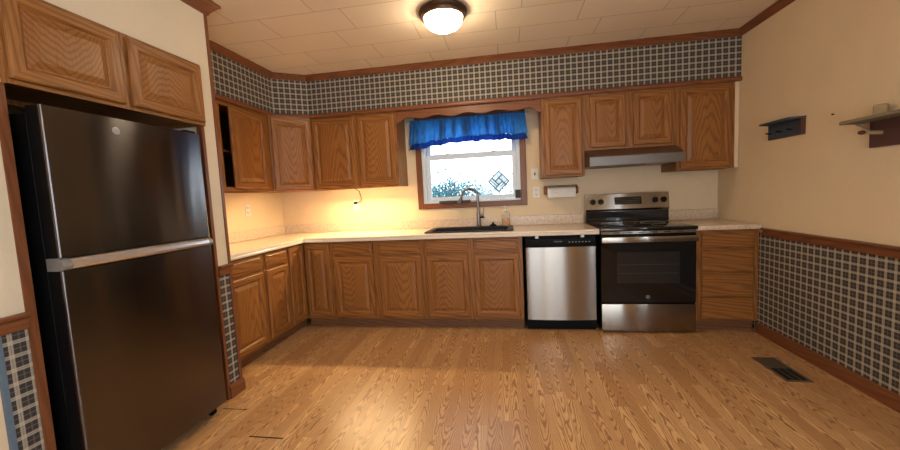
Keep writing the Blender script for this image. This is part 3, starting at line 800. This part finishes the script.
mb = MB(); M = Matrix.Translation((0, -.6605, .322)) @ Matrix.Rotation(PI/2, 4, 'X')
mb.lathe([(.017, 0), (.017, .0012), (.0145, .0012), (.0145, 0)], 0, 0, BADGE, 28, M=M); bd = mb.build('badge', od)
text_mesh('badge_letters', 'GE', .019, BADGE, bd, (0, -.6608, .322), (PI/2, 0, 0))
mb = MB(); mb.box(-.377, .377, -.662, -.637, .022, .258, STEEL, .005, 2); mb.build('storage_drawer', t)

# hood
t = thing('range_hood', 'grey steel range hood under the two small cabinets, brown reflection in its colour', 'range hood', (-.907, 0, 0))
mb = MB(); mb.prism([(-.003, 1.618), (-.328, 1.618), (-.495, 1.548), (-.500, 1.541), (-.500, 1.472), (-.494, 1.464), (-.003, 1.464)], 0, -.388, .388, HOODM); mb.build('canopy', t)
HLIP = steel('hood_lip_steel', (.17, .155, .145), .42)
mb = MB(); mb.box(-.389, .389, -.503, -.494, 1.460, 1.540, HLIP, .002); mb.build('front_lip', t)
mb = MB(); mb.box(-.30, .10, -.42, -.10, 1.458, 1.4635, GREYV); mb.build('filter', t)

# ------------------------------------------------------------------ refrigerator (faces +x; local x = world y after the turn)
t = thing('refrigerator', 'tall dark stainless top freezer refrigerator standing in the wall recess', 'refrigerator', (XP, -2.39, 0), PI/2)
fy = -(-3.780-XP)      # front plane, local y
bx(-.365, .365, fy+.078, .68, .035, 1.668, BLACK, .004).build('body', t)
def fdoor(name, z0, z1):
    mb = MB(); x0, x1 = -.370, .370; yb = fy+.070
    pts = [(x0, yb), (x0, fy+.016)]
    for k in range(7): a = PI + PI/2*k/6; pts.append((x0+.007+.007*math.cos(a), fy+.009+.009*math.sin(a)))
    for k in range(7): a = 1.5*PI + PI/2*k/6; pts.append((x1-.014+.014*math.cos(a), fy+.012+.012*math.sin(a)))
    pts += [(x1, yb)]
    mb.prism([(p[0]*.9985, p[1]+.001) for p in pts], 2, z0, z1, BLACK, True)
    skin = [p for p in pts if p[1] < fy+.0125]
    mb.prism([(x0+.0004, fy+.0135)] + skin + [(x1-.0004, fy+.0135)], 2, z0+.001, z1-.001, FSTEEL, True)
    o = mb.build(name, t); o.data.set_sharp_from_angle(angle=math.radians(35)); return o
d1 = fdoor('freezer_door', 1.093, 1.690); d2 = fdoor('fridge_door', .072, 1.040)
bx(-.366, .366, fy+.071, fy+.077, .08, 1.685, BLACK).build('door_gasket', t)
mb = MB()   # handle band across the top edge of the lower door
hp = [(fy+.070, 1.0405), (fy+.004, 1.0405), (fy-.008, 1.046), (fy-.014, 1.058), (fy-.010, 1.074), (fy+.008, 1.0915), (fy+.070, 1.0915)]
mb.prism([(p[0], p[1]) for p in hp], 0, -.338, .345, HSTEEL); hd = mb.build('handle', d2)
CAPM = plain('light_grey_cap', (.30, .30, .31), .35, .6)
for a, b in ((-.371, -.3385), (.3455, .371)): MB().prism(hp, 0, a, b, CAPM).build('end_cap', hd)
M = Matrix.Translation((-.10, fy-.0002, 1.632)) @ Matrix.Rotation(PI/2, 4, 'X')
mb = MB(); mb.lathe([(.017, 0), (.017, .0016), (.014, .0022), (.0135, .0012), (0, .0012)], 0, 0, BADGE, 28, M=M); bd = mb.build('badge', d1)
text_mesh('badge_letters', 'GE', .017, GREYMARK, bd, (-.10, fy-.0018, 1.632), (PI/2, 0, 0))
bx(-.362, .362, fy+.09, fy+.12, .036, .071, BLACK).build('kick_grille', t)
for x in (-.33, .33):
    mb = MB(); mb.cyl((x-.012, fy+.075, .022), (x+.012, fy+.075, .022), .0215, BLACK, 18); mb.box(x-.016, x+.016, fy+.06, fy+.10, .030, .0355, BLACK); mb.build('roller_foot', t)
bx(.29, .36, fy+.02, fy+.10, 1.6905, 1.705, BLACK, .003).build('hinge_cover', t)

# ------------------------------------------------------------------ ceiling lamp, under-cabinet lamp
t = thing('ceiling_lamp', 'round flush ceiling lamp, bronze rim around a lit frosted glass bowl', 'lamp', (-2.43, -1.29, HC))
MB().lathe([(0, -.001), (.168, -.001), (.172, -.014), (.164, -.028), (.156, -.034), (.152, -.048), (.143, -.053), (.134, -.050), (.130, -.02), (0, -.018)], 0, 0, BRONZE, 48).build('rim', t)
MB().lathe([(.131, -.045), (.132, -.062), (.126, -.085), (.104, -.106), (.070, -.124), (.032, -.133), (0, -.135)], 0, 0, BOWLM, 48).build('glass_bowl', t)
MB().lathe([(0, -.1345), (.011, -.1355), (.012, -.141), (.007, -.148), (0, -.151)], 0, 0, BRONZE, 16).build('finial', t)
t = thing('under_cabinet_lamp', 'slim lit strip lamp fixed under the wall cabinet left of the window', 'lamp', (-3.567, -.235, 1.4138))
def strip_lamp(t, L, em):
    mb = MB(); mb.prism([(.022, 0), (-.022, 0), (-.022, -.006), (.004, -.0185), (.022, -.0185)], 0, -L, L, WHITE); mb.build('housing', t)
    mb = MB(); mb.prism([(-.0205, -.0072), (.0032, -.0187), (.0026, -.0198), (-.0211, -.0083)], 0, -L+.01, L-.01, em); mb.build('lens', t)
strip_lamp(t, .43, STRIPM)
t = thing('under_cabinet_lamp', 'slim lit strip lamp added under the left wall cabinet to brighten the left wall', 'lamp', (XL+.27, -1.19, 1.4138), PI/2)  # added lamp, only there to lift the left wall
strip_lamp(t, .36, STRIPW)
# cord from that lamp down to the outlet
cord = [(-3.66, -.19, 1.404), (-3.655, -.10, 1.37), (-3.66, -.035, 1.36), (-3.665, -.016, 1.33), (-3.655, -.012, 1.29), (-3.66, -.012, 1.25), (-3.70, -.026, 1.236), (-3.72, -.034, 1.232)]
t = thing('power_cord', 'thin dark lamp cord with a black plug in the outlet left of the window', 'cord', (0, 0, 0))
MB().tube(cord, .0035, BLACK, 8).build('cable', t)
mb = MB(); mb.box(-3.737, -3.707, -.040, -.0112, 1.220, 1.245, BLACK, .004); mb.build('plug', t)

# ------------------------------------------------------------------ outlets and switch
def plate(name, label, cat, loc, rz, kind):
    t = thing(name, label, cat, loc, rz)
    bx(-.036, .036, -.006, -.0005, -.058, .058, WHITE, .002).build('cover_plate', t)
    if kind == 'outlet':
        for z in (-.025, .025):
            r = bx(-.017, .017, -.009, -.0062, z-.015, z+.015, WHITE, .003).build('socket', t)
            mb = MB(); mb.box(-.009, -.006, -.0095, -.0091, z-.004, z+.008, DARK); mb.box(.006, .009, -.0095, -.0091, z-.004, z+.008, DARK); mb.lathe([(.003, 0), (.003, .0004)], 0, 0, DARK, 8, M=Matrix.Translation((0, -.0091, z-.009)) @ Matrix.Rotation(PI/2, 4, 'X')); mb.build('slot', r)
    else:
        bx(-.006, .006, -.0105, -.0062, -.014, .014, DARK).build('toggle_slot', t)
        bx(-.004, .004, -.018, -.0108, -.002, .010, GRIM, .001).build('toggle', t)
    return t
plate('wall_outlet', 'double outlet on the left wall above the worktop', 'outlet', (XL, -.588, 1.215), PI/2, 'outlet')
plate('wall_outlet', 'double outlet holding a black plug, left of the window', 'outlet', (-3.722, 0, 1.205), 0, 'outlet')
plate('wall_outlet', 'double outlet under the light switch, right of the window', 'outlet', (-1.728, 0, 1.255), 0, 'outlet')
plate('light_switch', 'single toggle light switch right of the window, above an outlet', 'switch', (-1.737, 0, 1.445), 0, 'switch')

# paper towel holder and roll
t = thing('towel_holder', 'wooden paper towel holder mounted on the wall under the cabinet', 'holder', (-1.483, -.001, 1.255))
bx(-.168, .168, -.014, 0, -.03, .060, OAKX, .004).build('back_board', t)
for s in (-1, 1):
    mb = MB(); mb.prism([(-.0145, -.03), (-.0145, .05), (-.06, .040), (-.085, .018), (-.085, -.012), (-.06, -.03)], 0, s*.158-.008, s*.158+.008, OAKZ); mb.build('arm', t)
MB().cyl((-.149, -.058, .004), (.149, -.058, .004), .008, OAKX, 12).build('dowel', t)
t = thing('paper_towel_roll', 'nearly used up white paper towel roll on the wooden holder', 'paper towel', (-1.483, -.059, 1.259))
mb = MB()
prof = [(.0095, -.138), (.036, -.138), (.036, .138), (.0095, .138), (.0095, -.138)]
mb.lathe(prof, 0, 0, PAPER, 28, M=Matrix.Rotation(PI/2, 4, 'Y')); mb.build('roll', t)
mb = MB(); mb.box(-.137, .137, -.0385, -.0367, -.065, .0, PAPER); mb.build('loose_sheet', t)

# ------------------------------------------------------------------ right wall shelves
t = thing('wall_shelf', 'small navy peg shelf on the right wall nearer the cabinets', 'shelf', (-.001, -.885, 1.57))
bx(-.016, 0, -.135, .180, 0, .108, NAVY, .002).build('back_panel', t)
mb = MB(); mb.prism([(-.100, .145), (0, .180), (0, -.165), (-.100, -.150)], 2, .1085, .121, NAVY); mb.build('shelf_board', t)
bx(-.030, 0, -.163, -.1355, .0, .108, REDBROWN, .002).build('end_bracket', t)
for y in (.15, .045, -.06): MB().cyl((-.0165, y, .045), (-.048, y, .05), .006, BLACK, 10).build('peg', t)
t = thing('wall_shelf', 'longer red brown peg shelf with grey green top at the right edge', 'shelf', (-.001, -1.80, 1.43))
bx(-.018, 0, -.30, .285, -.012, .130, REDBROWN, .002).build('back_panel', t)
mb = MB(); mb.prism([(-.145, .300), (-.12, .345), (0, .365), (0, -.34), (-.145, -.32)], 2, .1305, .146, SAGE); mb.build('shelf_board', t)
MB().tube([(-.075, .305, .1275), (-.020, .280, .090)], .004, SAGE, 8).build('brace', t)
for y in (.215, -.05):
    p = MB().cyl((-.0185, y, .062), (-.10, y, .068), .010, BLOCK, 12).build('peg', t)
    MB().lathe([(.010, 0), (.012, .01), (.009, .024), (0, .03)], 0, 0, REDBROWN, 12, M=Matrix.Translation((-.1005, y, .068)) @ Matrix.Rotation(-PI/2, 4, 'Y')).build('peg_tip', p)
mb = MB(); mb.box(-.020, .020, -.026, .026, 0, .064, BLOCK, .006)
o = mb.build('wooden_block', None, (-.040, -1.60, 1.5765)); o.rotation_euler = (0, 0, .5)
tag(o, 'small pale wooden block standing on the grey green shelf top', 'block')
o = MB().cyl((0, 0, 0), (-.012, 0, 0), .004, BLACK, 8).build('nail', None, (-.0005, -1.26, 1.655))
tag(o, 'tiny nail left in the right wall above the longer shelf', 'nail')

# floor register and open plank joints
t = thing('floor_register', 'brown metal floor register beside the right wall', 'vent', (-.265, -1.27, 0))
mb = MB(); 
mb.box(-.075, .075, -.17, -.155, .0005, .006, VENTM, .002); mb.box(-.075, .075, .155, .17, .0005, .006, VENTM, .002)
mb.box(-.075, -.06, -.155, .155, .0005, .006, VENTM, .002); mb.box(.06, .075, -.155, .155, .0005, .006, VENTM, .002)
mb.build('rim', t)
bx(-.06, .06, -.155, .155, .0005, .0015, DARK).build('duct_opening', t)
for k in range(9):
    y = .150-k*.0165
    bx(-.06, .06, y-.012, y, .002, .0045, GREYV).build('louver', t)
for k in range(2):
    x = -.02+k*.04
    bx(x-.002, x+.002, -.154, .0, .002, .0045, VENTM).build('bar', t)
mb = MB(); mb.box(-3.475, -3.275, -2.232, -2.224, .0003, .0010, DARK); mb.box(-3.84, -3.68, -1.996, -1.991, .0003, .0010, DARK)
struct('floor_joint', mb, 'dark open plank joints in the floor by the fridge', 'floor')

# ------------------------------------------------------------------ outside
struct('ground', bx(-30, 25, .3, 60, -.6, -.5, GRASS), 'yard ground outside the window', 'ground')
def tree(name, label, x, y, h, r, nb, seed, stem=True):
    rnd = random.Random(seed)
    t = thing(name, label, 'tree', (x, y, -.5), 0, None)
    mb = MB(); tips = []
    mb.tube([(0, 0, 0), (.03, 0, h*.3), (0, .02, h*.55)], [.09, .06, .04], BARKM, 8)
    for k in range(nb):
        a = rnd.uniform(0, 2*PI); e = rnd.uniform(.0, .8); L = r*rnd.uniform(.5, 1.0)
        p0 = Vector((0, 0, h*rnd.uniform(.5, .72))); p1 = p0+Vector((math.cos(a)*L*math.cos(e), math.sin(a)*L*math.cos(e), L*math.sin(e)*.9))
        pm = (p0+p1)/2+Vector((0, 0, .08)); mb.tube([p0, pm, p1], [.03, .02, .008], BARKM, 5)
        tips += [(pm, .22), (p1, .3)]
    mb.build('trunk', t)
    lf = MB()
    for c, s in tips:
        for k in range(34):
            p = c+Vector((rnd.gauss(0, s), rnd.gauss(0, s), rnd.gauss(0, s*.7)))
            p.z = min(p.z, h)
            e = Euler((rnd.uniform(0, 6), rnd.uniform(0, 6), rnd.uniform(0, 6))).to_matrix(); L = rnd.uniform(.06, .12)
            vs = [lf.bm.verts.new(p + e @ Vector(q)*L) for q in ((-.5, 0, .05), (0, -.28, 0), (.5, 0, .05), (0, .28, 0))]
            lf.face(vs, LEAFM)
    lf.build('foliage', t, fix=False)
tree('yard_tree', 'broad hazy tree outside, seen through the left of the lower pane', -3.95, 7.5, 2.5, 1.05, 30, 1)
tree('yard_tree', 'hazy tree outside, seen behind the diamond decal', -.85, 7.0, 2.3, .95, 24, 2)
tree('yard_tree', 'low hazy shrub outside, seen behind the faucet neck', -3.0, 12.5, 2.15, 1.3, 24, 3)
